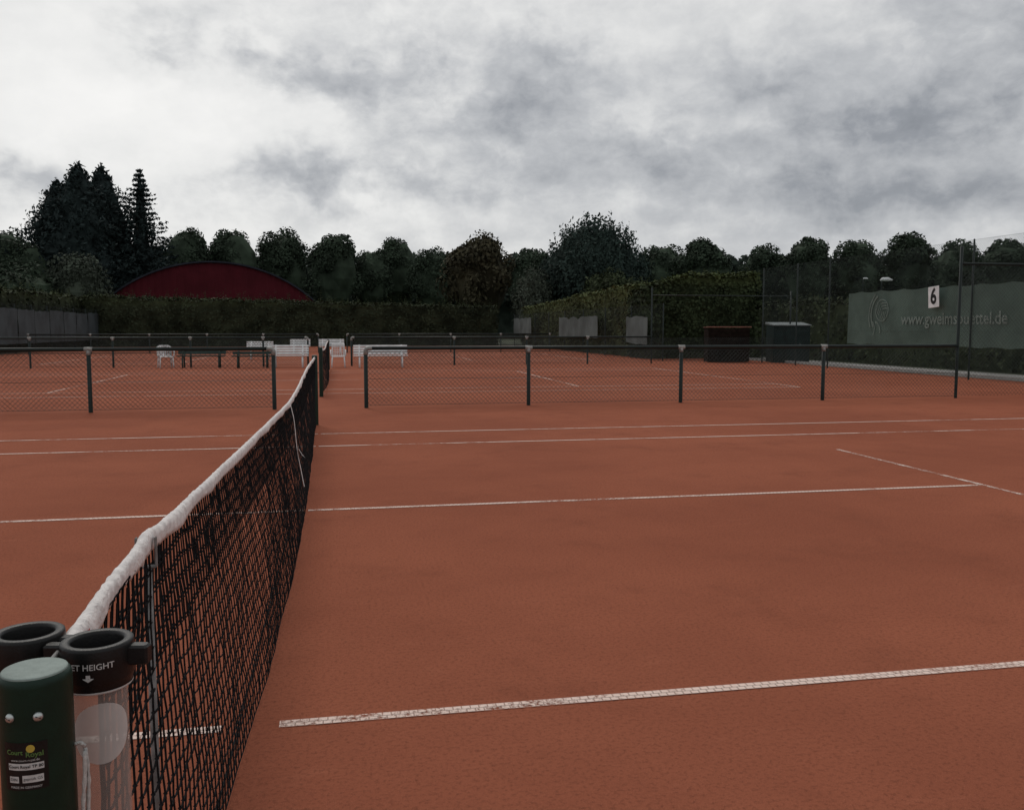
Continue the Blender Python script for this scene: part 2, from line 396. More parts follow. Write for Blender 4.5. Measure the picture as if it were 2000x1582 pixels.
def make_tape(root, y0, y1, step, wr):
    prof = [(-.0080,-.044),(-.0108,-.031),(-.0118,-.013),(-.0078,-.002),(0,.002),(.0078,-.002),(.0118,-.013),(.0108,-.031),(.0080,-.044),(0,-.041)]
    mb = MB(); k = int((y1-y0)/step); n = len(prof); vs = []
    for i in range(k+1):
        y = y0+(y1-y0)*i/k; p = tape_pt(y)
        tw = .8*mn.noise(Vector((y*2.6, 0, 0)))
        for q, (a, b) in enumerate(prof):
            cr = mn.noise(Vector((y*30 + q*1.5, q*.45, 2)))            # slanting creases
            wv = 1 + wr*2.2*cr; aa = a*wv
            bb = b*(1+.12*mn.noise(Vector((y*5, 4, q*.1)))) + wr*.016*mn.noise(Vector((y*38 + q*1.0, q*.4, 7)))
            vs.append((p.x + aa*math.cos(tw*.5) - bb*math.sin(tw*.5), y, p.z + bb*math.cos(tw*.5) + aa*math.sin(tw*.5)))
    fs = [(i*n+j, i*n+(j+1) % n, (i+1)*n+(j+1) % n, (i+1)*n+j) for i in range(k) for j in range(n)] + [tuple(range(n)), tuple(range(k*n, k*n+n))[::-1]]
    mb.add(vs, fs); return mb.build('headband', 'tape', root, True)
net = thing('tennis_net', 'black tennis net with white headband running away from the green post in front', 'net')
make_net(net, .40, 13.02, .049, .0026, 5.5, .0013, True)
make_tape(net, .19, 13.05, .009, .16)
mb = MB(); mb.path([(-.094,.06,1.07), (-.096,.12,1.072), (-.098,.21,1.07)], .004, 6); mb.build('cable', 'steel', net, True)
mb = MB(); pts = []
for i in range(15):
    t = i/14; p = net_pt(6.30, 1-t*.76); pts.append(p + Vector((.016 + .006*math.sin(t*7), 0, .02*(1-t))))
for i in range(14):
    a, b = pts[i], pts[i+1]; wv = Vector((.002, .007, 0)); mb.add([a-wv, a+wv, b+wv, b-wv], [(0,1,2,3)])
q = pts[9]; mb.add([q+Vector((.003,-.014,.07)), q+Vector((.003,.014,.07)), q+Vector((.03,.014,.02)), q+Vector((.03,-.014,.02)), q+Vector((.055,.008,-.01))], [(0,1,2,3),(3,2,4)])
mb.build('center_strap', 'tape', net)
p = tape_pt(.27); mb = MB(); mb.add([(p.x+.0150,.245,p.z-.010),(p.x+.0150,.285,p.z-.010),(p.x+.0145,.285,p.z-.034),(p.x+.0145,.245,p.z-.034)], [(0,1,2,3)]); mb.build('brand_patch', 'red', net)

net2 = thing('tennis_net', 'second black tennis net behind the fence gap, seen end-on', 'net', (0, 19, 0))
make_net(net2, .1, 13.0, .09, .0034, 0, .003, False); make_tape(net2, .1, 13.0, .08, .05)

# ------------------------------------------------------------ near post with its fittings
PX, PY, PZ = -.094, .057, 1.092
def frame(px, py):
    er = Vector((CX-px, CY-py, 0)).normalized(); return er, Vector((-er.y, er.x, 0))
def curved(mb, c, R, a0, a1, z0, z1, n=10):
    er, el_ = frame(c[0], c[1]); vs = []
    for i in range(n+1):
        a = lerp(a0, a1, i/n); q = Vector((c[0], c[1], 0)) + (er*math.cos(a) + el_*math.sin(a))*R
        vs += [(q.x, q.y, z0), (q.x, q.y, z1)]
    mb.add(vs, [(2*i, 2*i+2, 2*i+3, 2*i+1) for i in range(n)])
def curved_geo(mb, geo, c, R, a0, z0):
    er, el_ = frame(c[0], c[1]); vs = []
    for x, y, z in geo[0]:
        a = a0 + x/R; q = Vector((c[0], c[1], z0+y)) + (er*math.cos(a) + el_*math.sin(a))*R; vs.append(q)
    mb.add(vs, geo[1])
post = thing('net_post', 'dark green round net post with grey cap and black sticker in the foreground corner', 'net post', (PX, PY, 0))
R0 = .043
def local(o): o.location = (-PX, -PY, 0); return o
mb = MB(); mb.lathe([(R0,0),(R0,1.076),(R0-.0005,1.081),(R0-.0018,1.0845),(R0-.004,1.0865),(.0375,1.0872)], 64, (PX,PY,0)); local(mb.build('post_tube', 'post_green', post, True))
mb = MB(); mb.lathe([(.0385,1.084),(.0385,1.0880),(.0378,1.0890),(.036,1.0895),(.02,1.0898),(.0,1.0900)], 64, (PX,PY,0)); local(mb.build('post_cap', 'cap', post, True))
er, el_ = frame(PX, PY)
for a in (-.74, .03):
    mb = MB(); n = er*math.cos(a)+el_*math.sin(a); c = Vector((PX,PY,1.042))+n*(R0-.001)
    mb.path([c, c+n*.002, c+n*.0042, c+n*.0052], [.0058,.0058,.0042,.001], 16)
    o = local(mb.build('screw', 'alu', post, True))
    mb = MB(); t = n.cross(Vector((0,0,1))); mb.path([c+n*.0046+t*.003+Vector((0,0,.0015)), c+n*.0046-t*.003-Vector((0,0,.0015))], .0008, 5); s = mb.build('slot', 'black_plastic', o)
C3 = (PX, PY, 0)
mb = MB(); curved(mb, C3, R0+.0006, -.98, .24, .950, 1.011, 16); lab = local(mb.build('sticker', 'black_plastic', post))
def put_text(body, size, bold, a0, z, m, dr=.0011):
    mb = MB(); curved_geo(mb, text_geo(body, size, bold), C3, R0+dr, a0, z); mb.build('lettering', m, lab)
put_text('Court', .0084, .00015, -.64, .9985, 'lime'); put_text('Royal', .0092, .00015, -.10, .9955, 'lime')
mb = MB(); vs = [(0,0,0)]+[(.0050*math.cos(i*math.pi/10), .0050*math.sin(i*math.pi/10), 0) for i in range(20)]; curved_geo(mb, (vs, [(0,i+1,(i+1)%20+1) for i in range(20)]), C3, R0+.0009, -.20, 1.003); mb.build('yellow_ball', 'yellow', lab)
put_text('www.court-royal.de', .0042, 0, -.36, .9885, 'white_print'); put_text('MADE IN GERMANY', .0042, 0, -.36, .9540, 'white_print')
for a, b, c, d in ((-.84,.13,.9760,.9845),(-.82,-.54,.9598,.9680),(-.44,.11,.9598,.9692)):
    mb = MB(); curved(mb, C3, R0+.0009, a, b, c, d, 12); mb.build('white_field', 'white_print', lab)
put_text('Court Royal TP 80', .0054, .0001, -.355, .9804, 'black_plastic', .0014); put_text('DIN', .0054, 0, -.68, .9639, 'black_plastic', .0014); put_text('geprüft GS', .0050, 0, -.165, .9645, 'black_plastic', .0014)

LAT = Vector((CS, -SN, 0))
def ball_tube(cx, cy, label, front):
    t = thing('ball_tube', label, 'tube', (cx, cy, 0), 0, 'clear tubes hung beside the net post')
    mb = MB(); mb.lathe([(.034,1.020),(.034,1.082),(.0352,1.0855),(.038,1.087),(.0455,1.087),(.0475,1.0855),(.0482,1.082),(.0482,1.040),(.0468,1.0365),(.0445,1.030),(.0445,1.0265),(.034,1.020)], 64)
    for k in (-1, 1):
        a = LAT*k
        mb.bbox(tuple(a*.058 + Vector((0,0,1.066))), (.030, .020, .028), .003, -PH)
    ring = mb.build('collar', 'black_plastic', t, False)
    for p in ring.data.polygons: p.use_smooth = len(p.vertices) == 4 and p.area < .0004 and p.index < 64*11
    mb = MB(); mb.lathe([(.0450,1.0262),(.0452,1.0244),(.0440,1.0230)], 64); mb.build('collar_band', 'white_print', t, True)
    mb = MB(); mb.lathe([(.0375,.30),(.0375,1.021)], 48); mb.lathe([(.0358,1.021),(.0358,.30)], 48); mb.build('clear_tube', 'clear', t, True)
    if front:
        C = (cx, cy, 0)
        mb = MB(); curved_geo(mb, text_geo('NET HEIGHT', .0116, .00012), C, .0487, -.25, 1.063); o = mb.build('lettering', 'white_print', t); o.location = (-cx,-cy,0)
        mb = MB(); g = ([(-.0028,.005,0),(.0028,.005,0),(.0028,0,0),(-.0028,0,0),(-.0075,0,0),(.0075,0,0),(0,-.005,0)], [(0,3,2,1),(4,6,5)]); curved_geo(mb, g, C, .0487, -.27, 1.048); o = mb.build('arrow', 'white_print', t); o.location = (-cx,-cy,0)
        mb = MB(); n = 32; nr = 10; vs = [(0,0,0)]
        for q in range(nr): vs += [(.041*(q+1)/nr*math.cos(2*math.pi*i/n), .043*(q+1)/nr*math.sin(2*math.pi*i/n), 0) for i in range(n)]
        fs = [(0, 1+i, 1+(i+1) % n) for i in range(n)]
        for q in range(nr-1): fs += [(1+q*n+i, 1+(q+1)*n+i, 1+(q+1)*n+(i+1) % n, 1+q*n+(i+1) % n) for i in range(n)]
        curved_geo(mb, (vs, fs), C, .0381, .05, .965); o = mb.build('frosted_disc', 'frost', t, True); o.location = (-cx,-cy,0)
ball_tube(-.046, .163, 'clear tube with black collar lettered NET HEIGHT, right behind the green post', True)
ball_tube(-.151, .215, 'black-collared tube at the left picture edge, behind the other tube', False)
cx, cy = -.040, .060
mb = MB(); pts = []; rr = []
for i in range(80):
    t = i/79; s = 1 if t < .5 else -1; u = abs(t-.5)*2
    pts.append((cx + s*.004*math.sin((1-u)*2.4) + .0015*math.sin(t*40), cy + s*.004, .975 - .42*(1-u))); rr.append(.0026 + .0006*math.sin(t*280))
mb.path(pts, rr, 8); mb.path([(cx+.001,cy,.98),(cx-.004,cy,.985),(cx-.014,cy,.983)], .0026, 8)
tag(mb.build('cord', 'cord', None, True), 'white cord loop hanging between green post and clear tube', 'cord')
st = thing('singles_stick', 'slim grey singles stick propping the net tape near the front post', 'net stick', (-.128, .875, 0))
mb = MB(); mb.path([(.012,0,.0),(.008,0,.5),(.006,0,1.0)], .0085, 10); mb.build('pole', 'steel', st, True)
mb = MB(); mb.bbox((-.016,0,1.036), (.004,.014,.066), .0012); mb.bbox((.024,0,1.036), (.004,.014,.066), .0012); mb.bbox((.004,0,1.004), (.042,.014,.006), .002); mb.build('fork', 'steel', st)

def simple_post(x, y, label):
    t = thing('net_post', label, 'net post', (x, y, 0))
    mb = MB(); mb.lathe([(.043,0),(.043,1.075),(.040,1.085)], 20); mb.build('post_tube', 'post_green', t, True)
    mb = MB(); mb.lathe([(.040,1.084),(.037,1.091),(0,1.093)], 20); mb.build('post_cap', 'cap', t, True)
    mb = MB(); mb.bbox((0,-.055,.82), (.03,.04,.09), .004); mb.path([(.02,-.055,.82),(.09,-.055,.82),(.09,-.055,.92)], .006, 6); mb.build('winder', 'fence_green', t)
simple_post(-.08, 13.13, 'green net post at the far end of the nearest net')
simple_post(-.1, 18.97, 'green post at the near end of the second net, in the fence gap')
simple_post(-.08, 32.1, 'distant net post at the far end of the second net')

# ------------------------------------------------------------ chain-link fences
def links(mb, L_, z0, z1, pitch, r, P):
    h = z1-z0; k = int((L_+h)/pitch)+1
    for sgn in (1, -1):
        for i in range(k+1):
            s0_ = -h + i*pitch; a = max(0, s0_); b = min(L_, s0_+h)
            if b-a < .01: continue
            za, zb = (a-s0_, b-s0_)
            if sgn < 0: za, zb = h-za, h-zb
            mb.seg(P(a, z0+za), P(b, z0+zb), r, 3)
def low_fence(label, xs, y, top=1.13, elbow=None, tall=None, pitch=.085, r=.0034, group=None, clamps=True):
    xs = sorted(xs); t = thing('chain_link_fence', label, 'fence', (xs[0], y, 0), 0, group); L_ = xs[-1]-xs[0]
    for x in xs:
        mb = MB(); h = tall if tall and abs(x-tall[0]) < .01 else None; pr = .032 if h else .038
        mb.lathe([(pr,-.02),(pr,(h[1] if h else top-.03)),(0,(h[1]+.02 if h else top-.02))], 12, (x-xs[0],0,0)); mb.build('post', 'fence_green', t, True)
        el_ = elbow is not None and abs(x-elbow) < .01
        if h or not clamps: continue
        mb = MB(); u = x-xs[0]
        if el_:
            k = 1 if elbow == xs[0] else -1
            mb.path([(u,0,top-.12),(u,0,top-.05),(u+k*.012,0,top-.018),(u+k*.05,0,top),(u+k*.12,0,top)], .043, 12)
        else:
            mb.path([(u-.07,0,top),(u+.07,0,top)], .043, 12); mb.path([(u,0,top-.10),(u,0,top-.02)], .042, 12)
        mb.build('clamp', 'clamp', t, True)
    mb = MB(); mb.path([(0 if elbow != xs[0] else .05,0,top),(L_ if elbow != xs[-1] else L_-.05,0,top)], .036, 12); mb.build('top_rail', 'fence_green', t, True)
    mb = MB(); links(mb, L_, .05, top-.05, pitch, r, lambda a, z: (a, -.03, z))
    for z in (.05, .55, top-.06): mb.seg((0,-.03,z), (L_,-.03,z), r*1.3, 4)
    mb.build('wire_mesh', 'wire_green', t)
low_fence('low green chain-link fence behind the near court, left of the gap', [-.9,-4.1,-7.3,-10.5,-13.7], 16, elbow=-.9)
low_fence('low green chain-link fence behind the near court, right of the gap', [.79,3.94,7.1,10.25,13.4], 16, elbow=.79, tall=(13.4, 3.24))
low_fence('more distant low fence behind the green benches, left of its gap', [-.9,-2.6,-5.3,-8.1,-11,-13.9,-16.7], 35, elbow=-.9, pitch=.11, r=.0040)
low_fence('more distant low fence behind the white bench, right of its gap', [.79,4.9,7.9,10.5,13.3], 35, elbow=.79, tall=(13.3, 3.2), pitch=.11, r=.0040)
low_fence('far low fence crossing in front of the left hedge', [-.9,-4.1,-7.3,-10.5,-13.7,-17], 54, pitch=.16, r=.005, elbow=-.9)
low_fence('far low fence crossing before the hedge corner, right side', [.79,3.94,7.1,10.25,13.4], 54, pitch=.16, r=.005, elbow=.79)
def tall_panel(label, x0, x1, y, endpost, mesh=True):
    t = thing('tall_fence', label, 'fence', (x0, y, 0)); L_ = x1-x0
    mb = MB(); mb.path([(.03,0,2.88),(L_,0,2.88)], .03 if mesh else .022, 10); mb.build('top_rail', 'fence_green', t, True)
    if endpost: mb = MB(); mb.path([(L_,0,0),(L_,0,3.1)], .034, 10); mb.build('post', 'fence_green', t, True)
    mb = MB(); links(mb, L_-.05, .05, 2.86 if mesh else 1.1, .09, .003 if mesh else .0036, lambda a, z: (a+.03, -.035, z)); mb.build('wire_mesh', 'wire_green', t)
tall_panel('tall wire panel with crossbar joining the low fence to the number 6 fence', 13.4, 18.2, 16, False)
tall_panel('distant tall wire frame with crossbar in front of the hedge block', 13.3, 19.7, 35.1, True, False)
def side_fence(label, x, ys, top, pitch, r, side, pr=.036):
    t = thing('tall_fence', label, 'fence', (x, ys[0], 0)); L_ = ys[-1]-ys[0]
    for y in ys:
        mb = MB(); mb.lathe([(pr,-.02),(pr,top),(0,top+.02)], 10, (side*.05, y-ys[0], 0)); mb.build('post', 'fence_green', t, True)
    mb = MB(); links(mb, L_, .05, top-.02, pitch, r, lambda a, z: (0, a, z))
    for z in (.08, 1.4, 2.8, top-.02): mb.seg((0,0,z), (0,L_,z), r*1.5, 4)
    mb.build('wire_mesh', 'wire_green', t)
side_fence('tall green chain-link fence carrying the number 6 windscreen', 18.26, [16,21.9,29.6,32,34.9], 4.05, .085, .0022, 1, .026)
side_fence('far tall chain-link fence along the ivy hedge with grey screens', 14.7, [37.5,42,46.5,51,55.5,60,64.5,69,72.5], 2.6, .2, .003, 1, .028)
side_fence('chain-link fence with grey screens at the far left edge', -18.25, [44+3.0*i for i in range(11)]+[76], 2.9, .16, .0032, -1)

# ------------------------------------------------------------ windscreens
def scr_dx(y, z, s): return .03*mn.noise(Vector((y*.8+s, z*1.1, s))) + .012*mn.noise(Vector((y*4, z*2, s+5)))
def screen(name, label, cat, x, y0, y1, z0, z1, m, seed=0., torn=0., group=None, sc=.04):
    mb = MB(); n = max(8, int(abs(y1-y0)*6)); k = 10; vs = []
    for i in range(n+1):
        y = lerp(y0, y1, i/n); lac = abs(math.sin(y*math.pi/1.2))
        top = z1 - sc*lac - torn*max(0, mn.noise(Vector((y*.9, seed, 0)))); bot = z0 + sc*.8*lac + torn*.5*max(0, mn.noise(Vector((y*.7, seed+9, 0))))
        for j in range(k+1):
            z = lerp(bot, top, j/k); vs.append((x + scr_dx(y, z, seed), y, z))
    fs = [(i*(k+1)+j, (i+1)*(k+1)+j, (i+1)*(k+1)+j+1, i*(k+1)+j+1) for i in range(n) for j in range(k)]
    mb.add(vs, fs); o = mb.build(name, m, None, True); return tag(o, label, cat, group)
ws = screen('windscreen', 'grey-green windscreen with web address and ball emblem on the right fence', 'windscreen', 18.36, 15.5, 28.4, .92, 2.78, 'screen', 0., 0., None, .05)
def on_screen(geo, yc, zc, off=.018):
    vs = []
    for x, y, z in geo[0]:
        Y, Z = yc - x, zc + y; vs.append((18.36 + scr_dx(Y, Z, 0.) - off, Y, Z))
    return vs, geo[1]
g = text_geo('www.gweimsbuettel.de', .52, .008)
wid = max(v[0] for v in g[0]) - min(v[0] for v in g[0]); g = ([(v[0]*4.75/wid, v[1], 0) for v in g[0]], g[1])
mb = MB(); mb.add(*on_screen(g, 22.85, 1.78, .026)); mb.build('lettering', 'screen_print', ws)
mb = MB()
def stroke(pts, wd):
    vs = []; fs = []
    for i, (a, b) in enumerate(pts):
        a2, b2 = pts[min(i+1, len(pts)-1)]; a1, b1 = pts[max(i-1, 0)]; d = math.hypot(a2-a1, b2-b1) or 1; nx, ny = -(b2-b1)/d*wd/2, (a2-a1)/d*wd/2
        vs += [(a+nx, b+ny, 0), (a-nx, b-ny, 0)]
    mb.add(*on_screen((vs, [(2*i, 2*i+1, 2*i+3, 2*i+2) for i in range(len(pts)-1)]), 26.45, 1.98, .026 + .0006*random.random()))
arc = lambda cx, cy, r, a, b, n=20: [(cx+r*math.cos(math.radians(lerp(a, b, i/n))), cy+r*math.sin(math.radians(lerp(a, b, i/n)))) for i in range(n+1)]
bx, by, rb = .14, .12, .36
stroke(arc(bx,by,rb,0,360,36), .04)
for k in range(3):
    a = math.radians(120*k+25); c, s = math.cos(a), math.sin(a)
    for off in (.0, .10, .20):
        pts = [(lerp(.03,.35,i/8), off - .22*(i/8)**2*.6 + .02) for i in range(9)]
        pts = [(bx+x*c-y*s, by+x*s+y*c) for x, y in pts if x*x+y*y < .118]
        if len(pts) > 2: stroke(pts, .035)
stroke(arc(.25,-.02,.72,120,215), .07); stroke(arc(.32,-.05,.92,128,205), .06); stroke(arc(-.30,-.62,.36,-5,80), .07); stroke(arc(-.55,-.52,.30,-40,60), .05)
mb.build('ball_emblem', 'screen_mark', ws)
sg = thing('number_sign', 'white sign with black number 6 hung at the windscreen top', 'sign', (18.16, 23.4, 2.45)); sg.rotation_euler = (math.radians(-4), 0, 0)
mb = MB(); mb.bbox((0,0,0), (.012,.50,.64), .003); mb.build('sign_board', 'white_paint', sg)
g = text_geo('6', .66, .022); mb = MB(); xm = (max(v[0] for v in g[0])+min(v[0] for v in g[0]))/2
mb.add([(-.009, -(v[0]-xm)*.85, v[1]) for v in g[0]], g[1]); mb.build('numeral', 'black_plastic', sg)
for i, (a, b, c, d) in enumerate(((72,65.2,.95,2.3),(56.5,47.5,.9,2.2),(42.4,39.2,.7,2.1))):
    screen('windscreen', ['pale grey windscreen remnant at the far corner between the two hedges', 'long pale grey windscreen along the ivy hedge', 'short pale grey windscreen next to the hedge block'][i], 'windscreen', 14.6, a, b, c, d, 'screen_far', 3.+i*7, .25)
for i in range(11):
    screen('windscreen', 'grey windscreen panel %s on the far left fence' % ['nearest of the row','second from the near end','third from the near end','fourth from the near end','fifth from the near end','sixth from the near end','fifth from the far end','fourth from the far end','third from the far end','second from the far end','farthest of the row'][i], 'windscreen', -18.15, 44.06+3*i, 44.06+3*i+(2.9 if i < 10 else 1.9), .55, 2.66-.04*(i % 3), 'screen_left', 20.+i, .04, 'windscreen panels on the left fence')

# ------------------------------------------------------------ benches and chairs
def bench(label, px, d, L_, m, back=.86, rz=0., group=None):
    x, y = at(px, d); t = thing('park_bench', label, 'bench', (x, y, 0), rz, group)
    mb = MB()
    for k in range(5): mb.bbox((0, -.20+k*.09, .44+.008*abs(k-2)), (L_, .07, .03), .006)
    mb.build('seat', m, t)
    mb = MB(); nb = 4 if back > .7 else 3
    for k in range(nb):
        z = lerp(.54, back-.04, k/(nb-1)); mb.box((0, .23+.22*(z-.5), z), (L_, .028, .064), 0, -.2)
    mb.build('backrest', m, t)
    for s in (-1, 1):
        u = s*(L_/2-.22); mb = MB()
        mb.path([(u,-.22,0),(u,-.2,.41)], .03, 8); mb.path([(u,.22,0),(u,.2,.42),(u,.27,.62),(u,.32,back)], .03, 8); mb.path([(u,-.2,.405),(u,.22,.405)], .02, 8); mb.path([(u,-.2,.42),(u,-.21,.62),(u,.26,.64)], .018, 8)
        mb.build('leg', m, t, True)
    return t
bench('white slatted bench standing right of the court gap', 744, 34.2, 2.05, 'white_paint')
bench('white slatted bench just left of the court gap', 565, 34.2, 1.45, 'white_paint')
bench('dark green slatted bench next to the white plastic chair', 394, 34.0, 1.75, 'bench_green', .66)
bench('dark green slatted bench in front of a white bench', 494, 33.9, 1.5, 'bench_green', .62)
bench('white bench behind the fence, above the right green bench', 508, 43, 1.25, 'white_paint')
bench('far white bench left of the second net', 587, 52, 1.15, 'white_paint')
bench('far white bench straight behind the second net', 648, 52, 1.45, 'white_paint')
def chair(label, px, d, rz, lattice):
    x, y = at(px, d); t = thing('garden_chair', label, 'chair', (x, y, 0), rz)
    mb = MB(); mb.bbox((0,0,.42), (.50,.46,.03), .01); mb.build('seat', 'white_paint', t)
    mb = MB()
    if lattice:
        for k in range(6): mb.box((-.2+.08*k, .24, .66), (.014,.02,.46))
        for k in range(7): mb.box((0, .262, .46+.065*k), (.44,.02,.014))
        mb.path([(-.23,.25,.42),(-.23,.25,.9),(.23,.25,.9),(.23,.25,.42)], .018, 8)
    else:
        for k in range(6): mb.box((-.2+.08*k, .25, .62), (.055,.02,.4), 0, -.15)
        mb.path([(-.25,.22,.44),(-.25,.28,.78),(-.15,.3,.83),(.15,.3,.83),(.25,.28,.78),(.25,.22,.44)], .022, 8)
    mb.build('backrest', 'white_paint', t)
    for sx in (-1, 1):
        for sy in (-1, 1):
            mb = MB(); mb.path([(sx*.25,sy*.23,0),(sx*.22,sy*.2,.42)], [.022,.026], 8); mb.build('leg', 'white_paint', t, True)
        mb = MB(); mb.path([(sx*.27,-.2,.42),(sx*.28,-.2,.63),(sx*.28,.24,.65)], .024, 8); mb.build('armrest', 'white_paint', t, True)
chair('white plastic armchair left of the green bench', 324, 34.0, .35, False)
chair('white lattice-backed chair standing in the distant fence gap', 661, 34.3, 0, True)

# ------------------------------------------------------------ shed, bin, lamps
x, y = at(1537, 39.5); sh = thing('garden_shed', 'small dark green shed with grey roof beside the hedge block', 'shed', (x, y, 0), -.25)
mb = MB(); mb.box((0,0,.8), (1.55,1.4,1.6))
for k in range(9): mb.box((-.7+.175*k, -.705, .8), (.03,.02,1.58))
mb.build('wall', 'shed_green', sh)
mb = MB(); mb.add([(-.82,-.8,1.6),(.82,-.8,1.6),(.82,.8,1.66),(-.82,.8,1.66),(-.82,-.8,1.63),(.82,-.8,1.63),(.82,.8,1.76),(-.82,.8,1.76)], [(0,3,2,1),(4,5,6,7),(0,1,5,4),(1,2,6,5),(2,3,7,6),(3,0,4,7)]); mb.build('roof', 'shed_roof', sh)
mb = MB(); mb.box((.1,-.722,.72), (.7,.02,1.4)); dr = mb.build('door', 'shed_green', sh)
mb = MB(); mb.path([(.35,-.74,.75),(.35,-.76,.8),(.35,-.74,.85)], .012, 6); mb.build('handle', 'steel', dr)
x, y = at(1418, 39.6); bn = thing('storage_bin', 'brown board bin with faded red top rail in front of the hedge block', 'bin', (x, y, 0), -.1)
mb = MB()
for k in range(8): mb.bbox((0,-.32,.11+.183*k), (1.8,.03,.172), .006); mb.bbox((0,.32,.11+.183*k), (1.8,.03,.172), .006)
for s in (-1, 1): mb.bbox((s*.9,0,.75), (.05,.66,1.44), .006)
mb.build('box', 'brown', bn); mb = MB(); mb.bbox((0,-.3,1.545), (2.0,.10,.045), .008); mb.bbox((0,.1,1.53), (1.9,.6,.02), .004); mb.build('lid', 'pink', bn)
for px, py, d, k, lab in ((1723, 549, 58, 1, 'white-headed lamp post above the windscreen, larger one'), (1684, 546, 95, .7, 'smaller white-headed lamp post above the windscreen end')):
    x, y = at(px, d); z = zt(py, d); t = thing('street_lamp', lab, 'street lamp', (x, y, 0))
    mb = MB(); mb.path([(-.25,0,0),(-.25,0,z-.2),(-.22,0,z)], [.06,.04,.035], 8); mb.build('pole', 'fence_green', t, True)
    mb = MB(); mb.path([(-.35*k,0,z+.0),(-.2*k,0,z+.06*k),(.2*k,0,z+.07*k),(.5*k,0,z+.03*k)], [.05*k,.12*k,.13*k,.04*k], 10); o = mb.build('lamp_head', 'white_paint', t, True)

# ------------------------------------------------------------ sports hall
x, y = at(422, 90); hl = thing('sports_hall', 'dark red arched tennis hall rising behind the left hedge', 'building', (x, y, 0), -math.atan2(x-CX, y-CY))
R = 14.6; zc = 7.95-R; a_max = math.acos((0-zc)/R)
mb = MB(); vs = []; n = 90
for i in range(n+1):
    a = lerp(-a_max, a_max, i/n); xx = R*math.sin(a); vs += [(xx, .05*(i % 2), 0), (xx, .05*(i % 2), zc+R*math.cos(a))]
mb.add(vs, [(2*i, 2*i+2, 2*i+3, 2*i+1) for i in range(n)]); mb.build('facade', 'hall_red', hl)
mb = MB(); vs = []
for i in range(n+1):
    a = lerp(-a_max, a_max, i/n); s, c = math.sin(a), math.cos(a)
    for rr, yy in ((R+.02,-.25),(R+.17,-.25),(R+.17,11),(R+.02,11)): vs.append((rr*s, yy, zc+rr*c))
mb.add(vs, [(4*i+j, 4*i+(j+1) % 4, 4*i+4+(j+1) % 4, 4*i+4+j) for i in range(n) for j in range(4)]); mb.build('roof', 'hall_rim', hl)
mb = MB(); mb.box((-3,-.06,1.1), (1.8,.08,2.2)); mb.build('door', 'hall_rim', hl)

# ------------------------------------------------------------ foliage
def leaf_mesh(name, P, Nn, S, core=None, m='linden', asp=.6):
    P = np.asarray(P); Nn = np.asarray(Nn); k = len(P); S = np.asarray(S)[:, None]
    nn = Nn + rng.normal(0, .5, (k, 3)); nn /= np.linalg.norm(nn, axis=1)[:, None] + 1e-9
    u = np.cross(nn, rng.normal(0, 1, (k, 3))); u /= np.linalg.norm(u, axis=1)[:, None] + 1e-9
    v = np.cross(nn, u)
    V = np.stack([P - u*S, P - v*S*asp, P + u*S, P + v*S*asp], 1).reshape(-1, 3)
    verts = V.tolist(); faces = [(4*i, 4*i+1, 4*i+2, 4*i+3) for i in range(k)]
    if core:
        o = len(verts); verts += [tuple(p) for p in core[0]]; faces += [tuple(i+o for i in f) for f in core[1]]
    me = D.meshes.new(name); me.from_pydata(verts, [], faces); me.materials.append(M[m]); me.update(); return me
def blob_core(rx, rz, cz, seed, k=.16):
    vs = []; fs = []; nu, nv = 14, 9
    for j in range(nv+1):
        ph = math.pi*j/nv
        for i in range(nu):
            a = 2*math.pi*i/nu; d = Vector((math.sin(ph)*math.cos(a), math.sin(ph)*math.sin(a), math.cos(ph)))
            s = 1 + k*mn.noise(d*2+Vector((seed,0,0))); vs.append((d.x*rx*s, d.y*rx*s, cz+d.z*rz*s))
    fs = [(j*nu+i, j*nu+(i+1) % nu, (j+1)*nu+(i+1) % nu, (j+1)*nu+i) for j in range(nv) for i in range(nu)]
    return vs, fs
def sphere_dirs(n):
    d = rng.normal(0, 1, (n, 3)); return d/np.linalg.norm(d, axis=1)[:, None]
def round_crown(name, seed, rx, rz, cz, nl, nleaf, size, lobe, m):
    global rng; rng = np.random.default_rng(seed)
    cs = sphere_dirs(nl); cs[:, 2] = np.where(cs[:, 2] < -.5, -cs[:, 2], cs[:, 2])
    rad = rng.uniform(.55, .78, nl)[:, None]; C = cs*rad*np.array([rx, rx, rz]) + np.array([0, 0, cz])
    lr = lobe*rx*rng.uniform(.7, 1.25, nl)
    idx = rng.integers(0, nl, nleaf); d = sphere_dirs(nleaf); P = C[idx] + d*(lr[idx]*rng.uniform(.70, 1.06, nleaf))[:, None]*np.array([1, 1, 1.05])
    q = (P - np.array([0, 0, cz]))/np.array([rx, rx, rz]); keep = np.linalg.norm(q, axis=1) > .60
    return leaf_mesh(name, P[keep], d[keep], rng.uniform(.5, 1.35, keep.sum())*size, blob_core(rx*.76, rz*.80, cz, seed), m)
def trunk_mesh(name, h, r, cz, spread, seed):
    rd = random.Random(seed); mb = MB(); mb.path([(0,0,-.05),(.05,0,h*.25),(-.05,.05,h*.5),(0,0,h*.85)], [r*1.2, r, r*.75, r*.15], 9)
    for k in range(7):
        a = rd.uniform(0, 6.28); z0 = h*rd.uniform(.22, .55); e = spread*rd.uniform(.5, .9)
        mb.path([(0,0,z0),(math.cos(a)*e*.5,math.sin(a)*e*.5,z0+h*.10),(math.cos(a)*e,math.sin(a)*e,z0+h*.22)], [r*.45, r*.3, r*.08], 6)
    o = mb.build(name, 'bark', None, True); me = o.data; D.objects.remove(o); return me
